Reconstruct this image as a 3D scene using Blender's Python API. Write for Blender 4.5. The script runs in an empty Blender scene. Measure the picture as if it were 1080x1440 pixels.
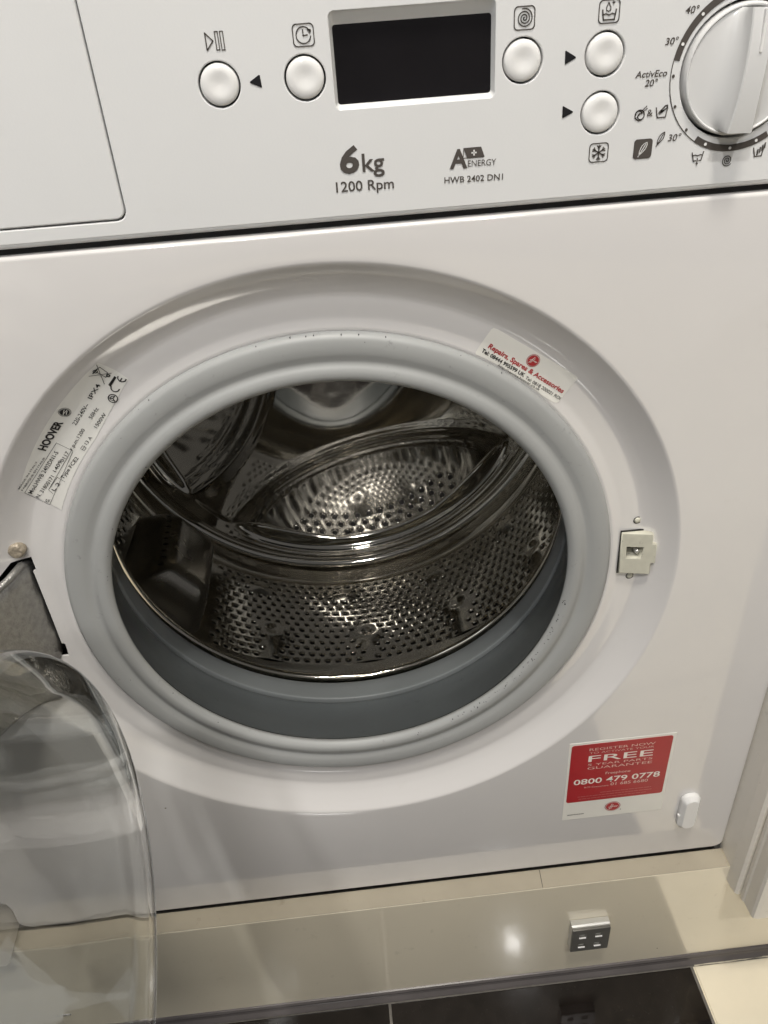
import bpy, bmesh, math, random
from mathutils import Vector, Matrix
from math import sin, cos, pi, radians, hypot, atan2, sqrt

random.seed(4)
S = bpy.context.scene
C = S.collection

# ------------------------------------------------------------------ camera
cam_d = bpy.data.cameras.new("camera")
cam = bpy.data.objects.new("camera", cam_d)
C.objects.link(cam)
cam_d.sensor_fit = 'VERTICAL'
cam_d.sensor_height = 36.0
cam_d.lens = 1107.295 / 1440 * 36.0
cam_d.clip_start = 0.01
cam_d.clip_end = 60
_r = Vector((0.9944316761360038, -0.08454297314149262, -0.0629136486760628))
_u = Vector((0.09923399446774293, 0.5502747846266176, 0.8290659055504006))
_w = Vector((0.035471902110179615, 0.8306925707483644, -0.5556002133406351))
cam.matrix_world = Matrix(((_r.x, _u.x, -_w.x, 0.0116637), (_r.y, _u.y, -_w.y, -0.3817074),
                           (_r.z, _u.z, -_w.z, 0.3200898), (0, 0, 0, 1)))
S.camera = cam

# ------------------------------------------------------------------ light
W = bpy.data.worlds.new("World")
S.world = W
W.use_nodes = True
bg = W.node_tree.nodes['Background']
bg.inputs['Color'].default_value = (1.0, 0.98, 0.96, 1)
bg.inputs['Strength'].default_value = 0.10


def point_lamp(name, loc, power, col, rad=0.035):
    d = bpy.data.lights.new(name, 'POINT')
    d.energy = power
    d.color = col
    d.shadow_soft_size = rad
    o = bpy.data.objects.new(name, d)
    o.location = loc
    d.cycles.is_caustics_light = True
    C.objects.link(o)


WARM = (1.0, 0.94, 0.84)
point_lamp("ceiling_or_fill_spot", (0.402, -1.06, 1.50), 38, (1.0, 0.98, 0.96), .028)
point_lamp("ceiling_or_fill_spot", (-0.385, -1.013, 1.50), 32, (1.0, 0.98, 0.96), .035)
point_lamp("room_lamp", (-0.25, -2.1, 1.75), 54, (1.0, 0.97, 0.94), .12)
point_lamp("ceiling_or_fill_spot", (0.10, -0.45, 1.60), 68, WARM, .12)  # added overhead fill that brightens up-facing edges; no ceiling fitting hangs there
wl = bpy.data.lights.new("window_light", 'AREA')
wl.shape = 'RECTANGLE'
wl.size = 0.6
wl.size_y = 0.9
wl.energy = 2.4
wl.color = (0.90, 0.95, 1.0)
wo = bpy.data.objects.new("window_light", wl)
wo.location = (-1.35, -0.95, 1.05)
wo.rotation_euler = (Vector((0, 0, 0.1)) - wo.location).to_track_quat('-Z', 'Y').to_euler()
C.objects.link(wo)

S.view_settings.view_transform = 'Standard'
S.view_settings.look = 'None'
S.view_settings.exposure = -0.10
S.view_settings.gamma = 1.0
cy = S.cycles
cy.max_bounces = 16
cy.glossy_bounces = 10
cy.transmission_bounces = 14
cy.diffuse_bounces = 5
cy.sample_clamp_indirect = 4.0
cy.blur_glossy = 0.3
cy.use_denoising = True


# ------------------------------------------------------------------ materials
def mat(name, col, rough=0.4, metal=0.0, var=0.04, vscale=30, bump=0.0, bscale=200, spec=0.5, coat=0.0,
        dirt=None, dirt_scale=60, dirt_amt=0.0, rvar=0.0):
    m = bpy.data.materials.new(name)
    m.use_nodes = True
    nt = m.node_tree
    n, l = nt.nodes, nt.links
    b = n['Principled BSDF']
    b.inputs['Roughness'].default_value = rough
    b.inputs['Metallic'].default_value = metal
    b.inputs['Specular IOR Level'].default_value = spec
    b.inputs['Coat Weight'].default_value = coat
    b.inputs['Coat Roughness'].default_value = 0.04
    b.inputs['Coat IOR'].default_value = 1.6
    tc = n.new('ShaderNodeTexCoord')
    nz = n.new('ShaderNodeTexNoise')
    nz.inputs['Scale'].default_value = vscale
    nz.inputs['Detail'].default_value = 6
    l.new(tc.outputs['Object'], nz.inputs['Vector'])
    rp = n.new('ShaderNodeValToRGB')
    rp.color_ramp.elements[0].position = 0.3
    rp.color_ramp.elements[1].position = 0.7
    lo = [max(0, c * (1 - var)) for c in col]
    hi = [min(1, c * (1 + var)) for c in col]
    rp.color_ramp.elements[0].color = (*lo, 1)
    rp.color_ramp.elements[1].color = (*hi, 1)
    l.new(nz.outputs['Fac'], rp.inputs['Fac'])
    out = rp.outputs['Color']
    if dirt:
        n2 = n.new('ShaderNodeTexNoise')
        n2.inputs['Scale'].default_value = dirt_scale
        n2.inputs['Detail'].default_value = 8
        n2.inputs['Roughness'].default_value = 0.7
        l.new(tc.outputs['Object'], n2.inputs['Vector'])
        r2 = n.new('ShaderNodeValToRGB')
        r2.color_ramp.elements[0].position = 0.62
        r2.color_ramp.elements[1].position = 0.72
        r2.color_ramp.elements[0].color = (0, 0, 0, 1)
        r2.color_ramp.elements[1].color = (dirt_amt,) * 3 + (1,)
        l.new(n2.outputs['Fac'], r2.inputs['Fac'])
        mx = n.new('ShaderNodeMix')
        mx.data_type = 'RGBA'
        mx.inputs['B'].default_value = (*dirt, 1)
        l.new(r2.outputs['Color'], mx.inputs['Factor'])
        l.new(out, mx.inputs['A'])
        out = mx.outputs['Result']
    l.new(out, b.inputs['Base Color'])
    if rvar:
        mr = n.new('ShaderNodeMapRange')
        mr.inputs['To Min'].default_value = max(0.0, rough - rvar)
        mr.inputs['To Max'].default_value = rough + rvar
        l.new(nz.outputs['Fac'], mr.inputs['Value'])
        l.new(mr.outputs['Result'], b.inputs['Roughness'])
    if bump:
        n3 = n.new('ShaderNodeTexNoise')
        n3.inputs['Scale'].default_value = bscale
        n3.inputs['Detail'].default_value = 3
        l.new(tc.outputs['Object'], n3.inputs['Vector'])
        bp = n.new('ShaderNodeBump')
        bp.inputs['Strength'].default_value = bump
        bp.inputs['Distance'].default_value = 0.001
        l.new(n3.outputs['Fac'], bp.inputs['Height'])
        l.new(bp.outputs['Normal'], b.inputs['Normal'])
    return m


M = {}
M['enamel'] = mat('white_enamel', (0.70, 0.682, 0.668), 0.14, var=0.015, vscale=9, bump=0.05, bscale=160, spec=0.6, coat=0.9,
                  dirt=(0.5, 0.46, 0.40), dirt_scale=35, dirt_amt=0.10, rvar=0.04)
M['panel'] = mat('white_panel_plastic', (0.71, 0.712, 0.708), 0.28, var=0.015, vscale=12, bump=0.04, bscale=900,
                 dirt=(0.55, 0.52, 0.47), dirt_scale=40, dirt_amt=0.08)
M['button'] = mat('white_gloss_plastic', (0.78, 0.775, 0.76), 0.12, var=0.01)
M['dial'] = mat('dial_plastic', (0.64, 0.64, 0.635), 0.13, var=0.015, vscale=60)
M['ink'] = mat('grey_brown_ink', (0.075, 0.065, 0.058), 0.5, var=0.05)
M['black'] = mat('black_plastic', (0.012, 0.012, 0.014), 0.35, var=0.1)
M['void'] = mat('dark_cavity', (0.01, 0.0095, 0.009), 0.6, var=0.2)
M['screen'] = mat('display_glass', (0.010, 0.009, 0.010), 0.06, var=0.2, vscale=20, spec=0.4)
M['rubber'] = mat('grey_door_rubber', (0.352, 0.358, 0.352), 0.42, var=0.05, vscale=14, bump=0.10, bscale=120, spec=0.35,
                  dirt=(0.06, 0.06, 0.055), dirt_scale=120, dirt_amt=0.35)
M['rubber_dark'] = mat('dark_seal_rubber', (0.085, 0.094, 0.097), 0.38, var=0.10, vscale=18, bump=0.10, bscale=120, spec=0.35, dirt=(0.03, 0.03, 0.03), dirt_scale=70, dirt_amt=0.5)  # sleeve rubber in a darker grey than the outer seal
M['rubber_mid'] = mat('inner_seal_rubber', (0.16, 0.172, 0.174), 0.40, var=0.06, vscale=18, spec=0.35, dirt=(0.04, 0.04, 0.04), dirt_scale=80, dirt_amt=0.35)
M['steel'] = mat('polished_steel', (0.71, 0.685, 0.63), 0.07, metal=1.0, var=0.08, vscale=25, bump=0.06, bscale=40, rvar=0.03)
M['steel_sheet'] = mat('satin_drum_steel', (0.69, 0.665, 0.61), 0.15, metal=1.0, var=0.08, vscale=25, bump=0.05, bscale=40, rvar=0.04)
M['steel_lifter'] = mat('brushed_lifter_steel', (0.50, 0.475, 0.43), 0.26, metal=1.0, var=0.1, vscale=30, rvar=0.05)
M['chrome'] = mat('chrome_lip', (0.72, 0.68, 0.60), 0.10, metal=1.0, var=0.05)
M['label'] = mat('paper_label', (0.74, 0.73, 0.69), 0.38, var=0.03, vscale=40)
M['label_clear'] = mat('sticker_film', (0.78, 0.765, 0.71), 0.3, var=0.02)
M['red'] = mat('sticker_red', (0.40, 0.022, 0.028), 0.32, var=0.06, vscale=40)
M['redink'] = mat('red_ink', (0.42, 0.03, 0.035), 0.4, var=0.05)
M['pink'] = mat('pale_print', (0.72, 0.50, 0.44), 0.4, var=0.03)
M['faint'] = mat('faint_pink_print', (0.52, 0.16, 0.15), 0.4, var=0.03)
M['whiteink'] = mat('white_print', (0.85, 0.78, 0.72), 0.4, var=0.02)
M['blackink'] = mat('black_ink', (0.014, 0.013, 0.013), 0.5, var=0.1)
M['latch'] = mat('cream_latch_plastic', (0.58, 0.565, 0.47), 0.42, var=0.06, vscale=180, dirt=(0.2, 0.18, 0.13), dirt_scale=220, dirt_amt=0.5)
M['cast'] = mat('cast_hinge_metal', (0.36, 0.355, 0.34), 0.40, metal=0.8, var=0.16, vscale=300, bump=0.55, bscale=700, rvar=0.10)
M['bolt'] = mat('rusty_bolt', (0.36, 0.31, 0.24), 0.45, metal=0.3, var=0.25, vscale=250, dirt=(0.16, 0.06, 0.02), dirt_scale=150, dirt_amt=1.0, bump=0.9, bscale=500)
M['plinth'] = mat('cream_gloss_board', (0.82, 0.75, 0.595), 0.10, var=0.02, vscale=14, bump=0.03, bscale=300, spec=0.8, coat=1.0,
                  dirt=(0.25, 0.21, 0.15), dirt_scale=70, dirt_amt=0.18)
M['top_shade'] = mat('board_top_shade', (0.37, 0.33, 0.255), 0.34, var=0.05, vscale=30, dirt=(0.2, 0.17, 0.12), dirt_scale=80, dirt_amt=0.4)  # dark colour that holds down the light on the board's top
M['seal'] = mat('plinth_seal', (0.12, 0.108, 0.106), 0.25, var=0.1)
M['cab'] = mat('ivory_cabinet_paint', (0.82, 0.78, 0.70), 0.30, var=0.03, vscale=25, bump=0.03, bscale=300,
               dirt=(0.3, 0.27, 0.2), dirt_scale=90, dirt_amt=0.25)
M['tile_dark'] = mat('polished_black_tile', (0.012, 0.0095, 0.0085), 0.06, var=0.3, vscale=60, bump=0.03, bscale=80, spec=0.5,
                     dirt=(0.30, 0.27, 0.24), dirt_scale=420, dirt_amt=0.08, rvar=0.02)
def specks(m, scale, size, col, keep):
    nt = m.node_tree
    v = nt.nodes.new('ShaderNodeTexVoronoi')
    v.inputs['Scale'].default_value = scale
    c = nt.nodes.new('ShaderNodeTexCoord')
    nt.links.new(c.outputs['Object'], v.inputs['Vector'])
    a = nt.nodes.new('ShaderNodeMath')
    a.operation = 'LESS_THAN'
    a.inputs[1].default_value = size
    nt.links.new(v.outputs['Distance'], a.inputs[0])
    sp = nt.nodes.new('ShaderNodeSeparateColor')
    nt.links.new(v.outputs['Color'], sp.inputs['Color'])
    b = nt.nodes.new('ShaderNodeMath')
    b.operation = 'LESS_THAN'
    b.inputs[1].default_value = keep
    nt.links.new(sp.outputs['Red'], b.inputs[0])
    k = nt.nodes.new('ShaderNodeMath')
    k.operation = 'MULTIPLY'
    nt.links.new(a.outputs[0], k.inputs[0])
    nt.links.new(b.outputs[0], k.inputs[1])
    mx = nt.nodes.new('ShaderNodeMix')
    mx.data_type = 'RGBA'
    mx.inputs['B'].default_value = (*col, 1)
    bs = nt.nodes['Principled BSDF']
    src = bs.inputs['Base Color'].links[0].from_socket
    nt.links.new(src, mx.inputs['A'])
    nt.links.new(k.outputs[0], mx.inputs['Factor'])
    nt.links.new(mx.outputs['Result'], bs.inputs['Base Color'])


specks(M['enamel'], 30, .022, (.26, .23, .19), .5)
specks(M['plinth'], 24, .026, (.26, .22, .16), .6)
specks(M['panel'], 34, .018, (.33, .30, .27), .4)
_m = M['tile_dark']
_nt = _m.node_tree
_v = _nt.nodes.new('ShaderNodeTexVoronoi')
_v.inputs['Scale'].default_value = 26
_c = _nt.nodes.new('ShaderNodeTexCoord')
_nt.links.new(_c.outputs['Object'], _v.inputs['Vector'])
_lt = _nt.nodes.new('ShaderNodeMath')
_lt.operation = 'LESS_THAN'
_lt.inputs[1].default_value = 0.022
_nt.links.new(_v.outputs['Distance'], _lt.inputs[0])
_mx = _nt.nodes.new('ShaderNodeMix')
_mx.data_type = 'RGBA'
_mx.inputs['B'].default_value = (.55, .52, .46, 1)
_bs = _nt.nodes['Principled BSDF']
_src = _bs.inputs['Base Color'].links[0].from_socket
_nt.links.new(_src, _mx.inputs['A'])
_nt.links.new(_lt.outputs[0], _mx.inputs['Factor'])
_nt.links.new(_mx.outputs['Result'], _bs.inputs['Base Color'])
M['tile_cream'] = mat('cream_floor_tile', (0.80, 0.73, 0.575), 0.12, var=0.05, vscale=18, bump=0.05, bscale=60, spec=0.5)
M['grout'] = mat('grey_grout', (0.13, 0.12, 0.105), 0.8, var=0.15, vscale=200)
M['silver'] = mat('silver_catch', (0.55, 0.54, 0.50), 0.28, metal=0.45, var=0.05)
M['silver_shaded'] = mat('shaded_catch_face', (0.15, 0.145, 0.13), 0.35, metal=0.3, var=0.06)  # catch silver darkened to paint shade onto its front face
M['tub'] = mat('tub_inside', (0.02, 0.02, 0.02), 0.5)
M['sealant'] = mat('dirty_sealant', (0.52, 0.47, 0.36), 0.6, var=0.2, vscale=120, dirt=(0.10, 0.08, 0.05), dirt_scale=230, dirt_amt=1.0, bump=0.4, bscale=300)

g = bpy.data.materials.new('clear_door_glass')
g.use_nodes = True
gb = g.node_tree.nodes['Principled BSDF']
gb.inputs['Base Color'].default_value = (0.985, 0.995, 0.985, 1)
gb.inputs['Roughness'].default_value = 0.0
gb.inputs['IOR'].default_value = 1.5
gb.inputs['Transmission Weight'].default_value = 1.0
_n = g.node_tree.nodes.new('ShaderNodeTexNoise')
_n.inputs['Scale'].default_value = 22
_b = g.node_tree.nodes.new('ShaderNodeBump')
_b.inputs['Strength'].default_value = 0.03
_b.inputs['Distance'].default_value = 0.002
_t = g.node_tree.nodes.new('ShaderNodeTexCoord')
g.node_tree.links.new(_t.outputs['Object'], _n.inputs['Vector'])
g.node_tree.links.new(_n.outputs['Fac'], _b.inputs['Height'])
g.node_tree.links.new(_b.outputs['Normal'], gb.inputs['Normal'])
M['glass'] = g


# ------------------------------------------------------------------ helpers
def link(name, me, m, parent=None, smooth=False, label=None):
    o = bpy.data.objects.new(name, me)
    if m is not None:
        me.materials.clear()
        me.materials.append(m)
    if smooth:
        for p in me.polygons:
            p.use_smooth = True
    C.objects.link(o)
    if parent is not None:
        o.parent = parent
    if label:
        o['label'] = label
    return o


def thing(name, label, cat, loc=(0, 0, 0), group=None):
    o = bpy.data.objects.new(name, None)
    o.empty_display_size = 0.05
    o.location = loc
    o['label'] = label
    o['category'] = cat
    if group:
        o['group'] = group
    C.objects.link(o)
    return o


def pyd(name, v, f, m, parent=None, smooth=False, label=None, recalc=False):
    me = bpy.data.meshes.new(name)
    me.from_pydata(v, [], f)
    if recalc:
        bm = bmesh.new()
        bm.from_mesh(me)
        bmesh.ops.remove_doubles(bm, verts=bm.verts, dist=1e-6)
        bmesh.ops.recalc_face_normals(bm, faces=bm.faces)
        bm.to_mesh(me)
        bm.free()
    me.update()
    return link(name, me, m, parent, smooth, label)


def lathe_data(prof, n=144, closed=False):
    """prof (r, y): revolve round the machine's drum axis (world y)"""
    v, f = [], []
    for r, y in prof:
        for k in range(n):
            a = 2 * pi * k / n
            v.append((r * cos(a), y, r * sin(a)))
    m = len(prof)
    for i in range(m if closed else m - 1):
        j = (i + 1) % m
        for k in range(n):
            q = (k + 1) % n
            f.append((i * n + k, i * n + q, j * n + q, j * n + k))
    return v, f


def smooth_prof(pts, sub=4):
    out = []
    n = len(pts)
    for i in range(n - 1):
        p0 = pts[max(i - 1, 0)]
        p1, p2 = pts[i], pts[i + 1]
        p3 = pts[min(i + 2, n - 1)]
        for s in range(sub):
            t = s / sub
            out.append(tuple(0.5 * (2 * p1[k] + (p2[k] - p0[k]) * t + (2 * p0[k] - 5 * p1[k] + 4 * p2[k] - p3[k]) * t * t
                                    + (3 * p1[k] - p0[k] - 3 * p2[k] + p3[k]) * t ** 3) for k in (0, 1)))
    out.append(pts[-1])
    return out


def rrect(x0, x1, z0, z1, r, n=6):
    p = []
    for cx, cz, a0 in ((x1 - r, z1 - r, 0), (x0 + r, z1 - r, 90), (x0 + r, z0 + r, 180), (x1 - r, z0 + r, 270)):
        for k in range(n + 1):
            a = radians(a0 + 90 * k / n)
            p.append((cx + r * cos(a), cz + r * sin(a)))
    return p


def circ(cx, cz, r, n=48, a0=0, a1=360):
    full = abs(a1 - a0) >= 360
    m = n if full else n + 1
    return [(cx + r * cos(radians(a0 + (a1 - a0) * k / n)), cz + r * sin(radians(a0 + (a1 - a0) * k / n))) for k in range(m)]


def plate(name, loops, yf, th, bev, m, parent=None, label=None, smooth=False, bres=2):
    """a sheet in the xz plane: first loop is the outline, the others are holes; front face at yf, thickness th to +y"""
    cu = bpy.data.curves.new(name + '_outline', 'CURVE')
    cu.dimensions = '2D'
    cu.fill_mode = 'BOTH'
    cu.extrude = th / 2 - bev
    cu.bevel_depth = bev
    cu.bevel_resolution = bres
    cu.offset = -bev
    for lp in loops:
        sp = cu.splines.new('POLY')
        sp.points.add(len(lp) - 1)
        for p, q in zip(sp.points, lp):
            p.co = (q[0], q[1], 0, 1)
        sp.use_cyclic_u = True
    tmp = bpy.data.objects.new('tmp', cu)
    me = bpy.data.meshes.new_from_object(tmp)
    bpy.data.objects.remove(tmp)
    bpy.data.curves.remove(cu)
    me.name = name
    for v in me.vertices:
        x, z, d = v.co
        v.co = (x, yf + th / 2 - d, z)
    me.flip_normals()
    o = link(name, me, m, parent, False, label)
    if smooth:
        for p in me.polygons:
            p.use_smooth = abs(p.normal.y) < 0.98
    return o


DISH = [(.171, .0148), (.1722, .0137), (.1738, .0131), (.1765, .0133), (.1795, .0135), (.1830, .0132), (.1875, .0128), (.1905, .0126), (.1922, .0122),
        (.1940, .0115), (.1965, .0103), (.1985, .0092), (.2015, .0073), (.2050, .0049), (.2080, .0026), (.2094, .0015), (.2104, .00075), (.2113, .0003), (.2124, .00006), (.2160, 0.0)]


def dish_y(x, z):
    r = hypot(x, z)
    if r >= DISH[-1][0]:
        return 0.0
    if r <= DISH[0][0]:
        return DISH[0][1]
    for (r0, y0), (r1, y1) in zip(DISH, DISH[1:]):
        if r0 <= r <= r1:
            return y0 + (y1 - y0) * (r - r0) / (r1 - r0)


FLAT = lambda x, z: 0.0


def text(name, s, b0, b1, h, m, parent, surf=FLAT, off=0.0004, bold=0.0, shear=0.0, label=None):
    """printed lettering: baseline from b0 to b1 (x, z), capital height h, lying off above surf"""
    cu = bpy.data.curves.new('lettering', 'FONT')
    cu.body = s
    cu.size = 1.0
    cu.offset = bold
    cu.shear = shear
    cu.resolution_u = 3
    tmp = bpy.data.objects.new('tmp', cu)
    me = bpy.data.meshes.new_from_object(tmp)
    bpy.data.objects.remove(tmp)
    bpy.data.curves.remove(cu)
    xs = [v.co.x for v in me.vertices]
    x0, x1 = min(xs), max(xs)
    d = Vector((b1[0] - b0[0], b1[1] - b0[1]))
    L = d.length
    d /= L
    nrm = Vector((-d.y, d.x))
    sx = L / (x1 - x0)
    sz = h / 0.74
    for v in me.vertices:
        a = (v.co.x - x0) * sx
        c = v.co.y * sz
        x = b0[0] + d.x * a + nrm.x * c
        z = b0[1] + d.y * a + nrm.y * c
        v.co = (x, surf(x, z) - off, z)
    me.name = name
    return link(name, me, m, parent, False, label)


def ribbons(name, strokes, m, parent, surf=FLAT, off=0.0004, fills=()):
    """strokes: (points, width, closed) flat printed lines; fills: filled polygons"""
    v, f = [], []
    for pts, w, cl in strokes:
        n = len(pts)
        for i in range(n if cl else n - 1):
            p, q = Vector(pts[i]), Vector(pts[(i + 1) % n])
            d = q - p
            if d.length < 1e-7:
                continue
            d.normalize()
            nn = Vector((-d.y, d.x)) * w / 2
            e = d * w * 0.3
            b = len(v)
            for c in (p - e - nn, q + e - nn, q + e + nn, p - e + nn):
                v.append((c.x, surf(c.x, c.y) - off, c.y))
            f.append((b, b + 1, b + 2, b + 3))
    for pl in fills:
        b = len(v)
        for x, z in pl:
            v.append((x, surf(x, z) - off - 0.00008, z))
        f.append(tuple(range(b, b + len(pl))))
    return pyd(name, v, f, m, parent)


def box_vf(x0, x1, y0, y1, z0, z1):
    v = [(x, y, z) for x in (x0, x1) for y in (y0, y1) for z in (z0, z1)]
    f = [(0, 1, 3, 2), (4, 6, 7, 5), (0, 4, 5, 1), (2, 3, 7, 6), (0, 2, 6, 4), (1, 5, 7, 3)]
    return v, f


def box(name, x0, x1, y0, y1, z0, z1, m, parent=None, bev=0.0, label=None, seg=2):
    v, f = box_vf(x0, x1, y0, y1, z0, z1)
    me = bpy.data.meshes.new(name)
    me.from_pydata(v, [], f)
    bm = bmesh.new()
    bm.from_mesh(me)
    bmesh.ops.recalc_face_normals(bm, faces=bm.faces)
    if bev:
        bmesh.ops.bevel(bm, geom=bm.edges[:], offset=bev, segments=seg, affect='EDGES')
    bm.to_mesh(me)
    bm.free()
    return link(name, me, m, parent, False, label)


# ================================================================== FLOOR
FZ = -0.470
fl = box('floor', -1.8, 2.1, -2.8, 0.6, FZ - 0.03, FZ - 0.0015, M['grout'])
fl['kind'] = 'structure'
xs = [-1.510, -1.209, -0.907, -0.606, -0.304, -0.0025, 0.2855, 0.587, 0.889, 1.190, 1.492, 1.794]


def tile_me(w, d, m):
    me = bpy.data.meshes.new('tile')
    v, f = box_vf(0, w, -d, 0, -0.008, 0)
    me.from_pydata(v, [], f)
    bm = bmesh.new()
    bm.from_mesh(me)
    bmesh.ops.recalc_face_normals(bm, faces=bm.faces)
    ed = [e for e in bm.edges if all(vv.co.z > -0.001 for vv in e.verts)]
    bmesh.ops.bevel(bm, geom=ed, offset=0.0012, segments=2, affect='EDGES')
    bm.to_mesh(me)
    bm.free()
    me.materials.append(m)
    return me


for i in range(len(xs) - 1):
    for j in range(9):
        w = xs[i + 1] - xs[i] - 0.0025
        dark = (xs[i] < 0.28 and j < 7)
        me = tile_me(w, 0.299, M['tile_dark'] if dark else M['tile_cream'])
        o = bpy.data.objects.new('tile', me)
        o.location = (xs[i] + 0.00125, -0.0235 - j * 0.3015, FZ + random.uniform(-0.0002, 0.0002))
        o.rotation_euler = (random.uniform(-.0015, .0015), random.uniform(-.0015, .0015), 0)
        C.objects.link(o)
        o.parent = fl
# crumbly sealant along the pale tile
v, f = [], []
n = 60
for k in range(n + 1):
    x = 0.288 + 0.5 * k / n
    w = 0.0024 + random.uniform(-.0009, .0009)
    h = 0.0009 + random.uniform(-.0004, .0004)
    v += [(x, -0.0195, FZ + 0.0005), (x, -0.0205, FZ + h), (x, -0.0205 - w * .7, FZ + h * .8), (x, -0.0205 - w, FZ + 0.0001)]
for k in range(n):
    for q in range(3):
        f.append((4 * k + q, 4 * k + 4 + q, 4 * k + 5 + q, 4 * k + 1 + q))
so = pyd('sealant_bead', v, f, M['sealant'], fl, recalc=True)

# ================================================================== PLINTH
pl = thing('plinth', 'cream gloss plinth board running under the washing machine', 'plinth', (0, -0.0178, FZ))
PY = -0.0178


def rel(o, root):
    o.location = -Vector(root.location)
    return o


v = [(-1.2, -.318), (.2985, -.318), (.2985, -.3375), (1.1, -.3375), (1.1, -.4575), (-1.2, -.4575)]
o = plate('plinth_board', [v], PY, 0.0172, 0.0008, M['plinth'], pl)
rel(o, pl)
# rounded grey seal under the board
prof = [(PY + .001, -.4572), (PY - .0012, -.4578), (PY - .0022, -.4600), (PY - .0018, -.4625), (PY - .0022, -.4650), (PY - .0040, -.4680), (PY - .0048, -.4694), (PY + .002, -.4694)]
v = [(x, y, z) for x in (-1.2, 1.1) for y, z in prof]
k = len(prof)
f = [(i, (i + 1) % k, k + (i + 1) % k, k + i) for i in range(k)] + [tuple(range(k)), tuple(range(k, 2 * k))]
o = pyd('seal_strip', v, f, M['seal'], pl, recalc=True)
rel(o, pl)
v, f = box_vf(-1.2, .2983, PY + .0004, -.0007, -.3185, -.3176)
o = pyd('top_shade_sheet', v, f, M['top_shade'], pl, recalc=True)  # thin darker sheet added to shade the brightly lit top face
rel(o, pl)
# joint line across the top edge
o = ribbons('joint_line', [([(.1365, -.3183), (.1375, -.330), (.1372, -.3302)], .0004, False)], M['void'], pl)
for vv in o.data.vertices:
    d = -.318 - vv.co.z
    vv.co = (vv.co.x, PY + .0005 + d * 1.3, -.3174)
rel(o, pl)

# ------------------------------------------------------------------ push catch on the plinth
ct = thing('push_catch', 'small square silver catch with four holes stuck on the plinth', 'catch', (0.18, PY, -0.40))
x0, x1, z0, z1 = .1634, .1972, -.4095, -.3748
yb, yf = PY - .0003, -.0268
hol = []
for cx in (.1730, .1873):
    for cz in (-.3850, -.4003):
        hol.append(rrect(cx - .0031, cx + .0031, cz - .0028, cz + .0028, .0012, 3))
o = plate('face_plate', [rrect(x0, x1, z0, z1, .0008, 3)] + hol, yf, .0022, .0002, M['silver_shaded'], ct)
rel(o, ct)
# housing with a bevelled top
hp = [(yf + .0022, z0), (yf + .0022, z1), (yf + .0026, z1 + .0010), (yf + .0042, z1 + .0020), (yb, z1 + .0022), (yb, z0 - .001)]
v = [(x, y, z) for x in (x0, x1) for y, z in hp]
k = len(hp)
f = [(i, (i + 1) % k, k + (i + 1) % k, k + i) for i in range(k)] + [tuple(range(k)), tuple(range(k, 2 * k))]
o = pyd('housing', v, f, M['silver'], ct, recalc=True)
rel(o, ct)
for h in hol:
    cx = sum(p[0] for p in h) / len(h)
    cz = min(p[1] for p in h)
    o = box('ledge', cx - .0030, cx + .0030, yf - .0007, yf + .0004, cz + .0000, cz + .0007, M['button'], ct)
    rel(o, ct)

# ================================================================== RIGHT CABINET
cb = thing('base_cabinet', 'ivory kitchen base cabinet with moulded door edge right of the machine', 'cabinet', (0.30, 0.0, -0.337))
ZB = -.3368
# side panel with a rounded front edge
pp = [(.2998, .55), (.2998, .0080), (.2978, .0030), (.2972, -.0190), (.2985, -.0300), (.3005, -.0318), (.3160, -.0318), (.3160, .55)]
v = [(x, y, z) for z in (ZB, .52) for x, y in pp]
k = len(pp)
f = [(i, (i + 1) % k, k + (i + 1) % k, k + i) for i in range(k)] + [tuple(range(k)), tuple(range(k, 2 * k))]
o = pyd('side_panel', v, f, M['cab'], cb, recalc=True)
rel(o, cb)
pp = [(.3048, -.0318), (.3022, -.0332), (.3018, -.0372), (.3030, -.0386), (.3030, -.0500), (.3042, -.0525), (.3075, -.0535), (.62, -.0535), (.62, -.0318)]
v = [(x, y, z) for z in (ZB - .0005, .50) for x, y in pp]
k = len(pp)
f = [(i, (i + 1) % k, k + (i + 1) % k, k + i) for i in range(k)] + [tuple(range(k)), tuple(range(k, 2 * k))]
o = pyd('cabinet_door', v, f, M['cab'], cb, recalc=True)
rel(o, cb)

lc = thing('base_cabinet', 'ivory kitchen base cabinet seen through the open glass door on the left', 'cabinet', (-.30, 0.0, -0.337))
pp = [(-.316, .55), (-.316, -.0300), (-.3005, -.0300), (-.2998, .0080), (-.2998, .55)]
v = [(x, y, z) for z in (-.316, .52) for x, y in pp]
k = len(pp)
o = pyd('side_panel', v, [(i, (i + 1) % k, k + (i + 1) % k, k + i) for i in range(k)] + [tuple(range(k)), tuple(range(k, 2 * k))], M['cab'], lc, recalc=True)
rel(o, lc)
o = box('cabinet_door', -.78, -.3050, -.0520, -.0310, -.3165, .50, M['cab'], lc, .0025)
rel(o, lc)

# ================================================================== WASHING MACHINE
wm = thing('washing_machine', 'white built-in front-loading washing machine with its glass door open', 'washing machine', (0, 0, -0.318))
OFF = Vector((0, 0, 0.318))


def mine(o):
    o.location = OFF          # built in world coordinates, parented to the machine's base
    return o


# ------------------------------------------------------------------ front panel with dished porthole
ZS, ZBOT, XR = .2262, -.3156, .2978


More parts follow.
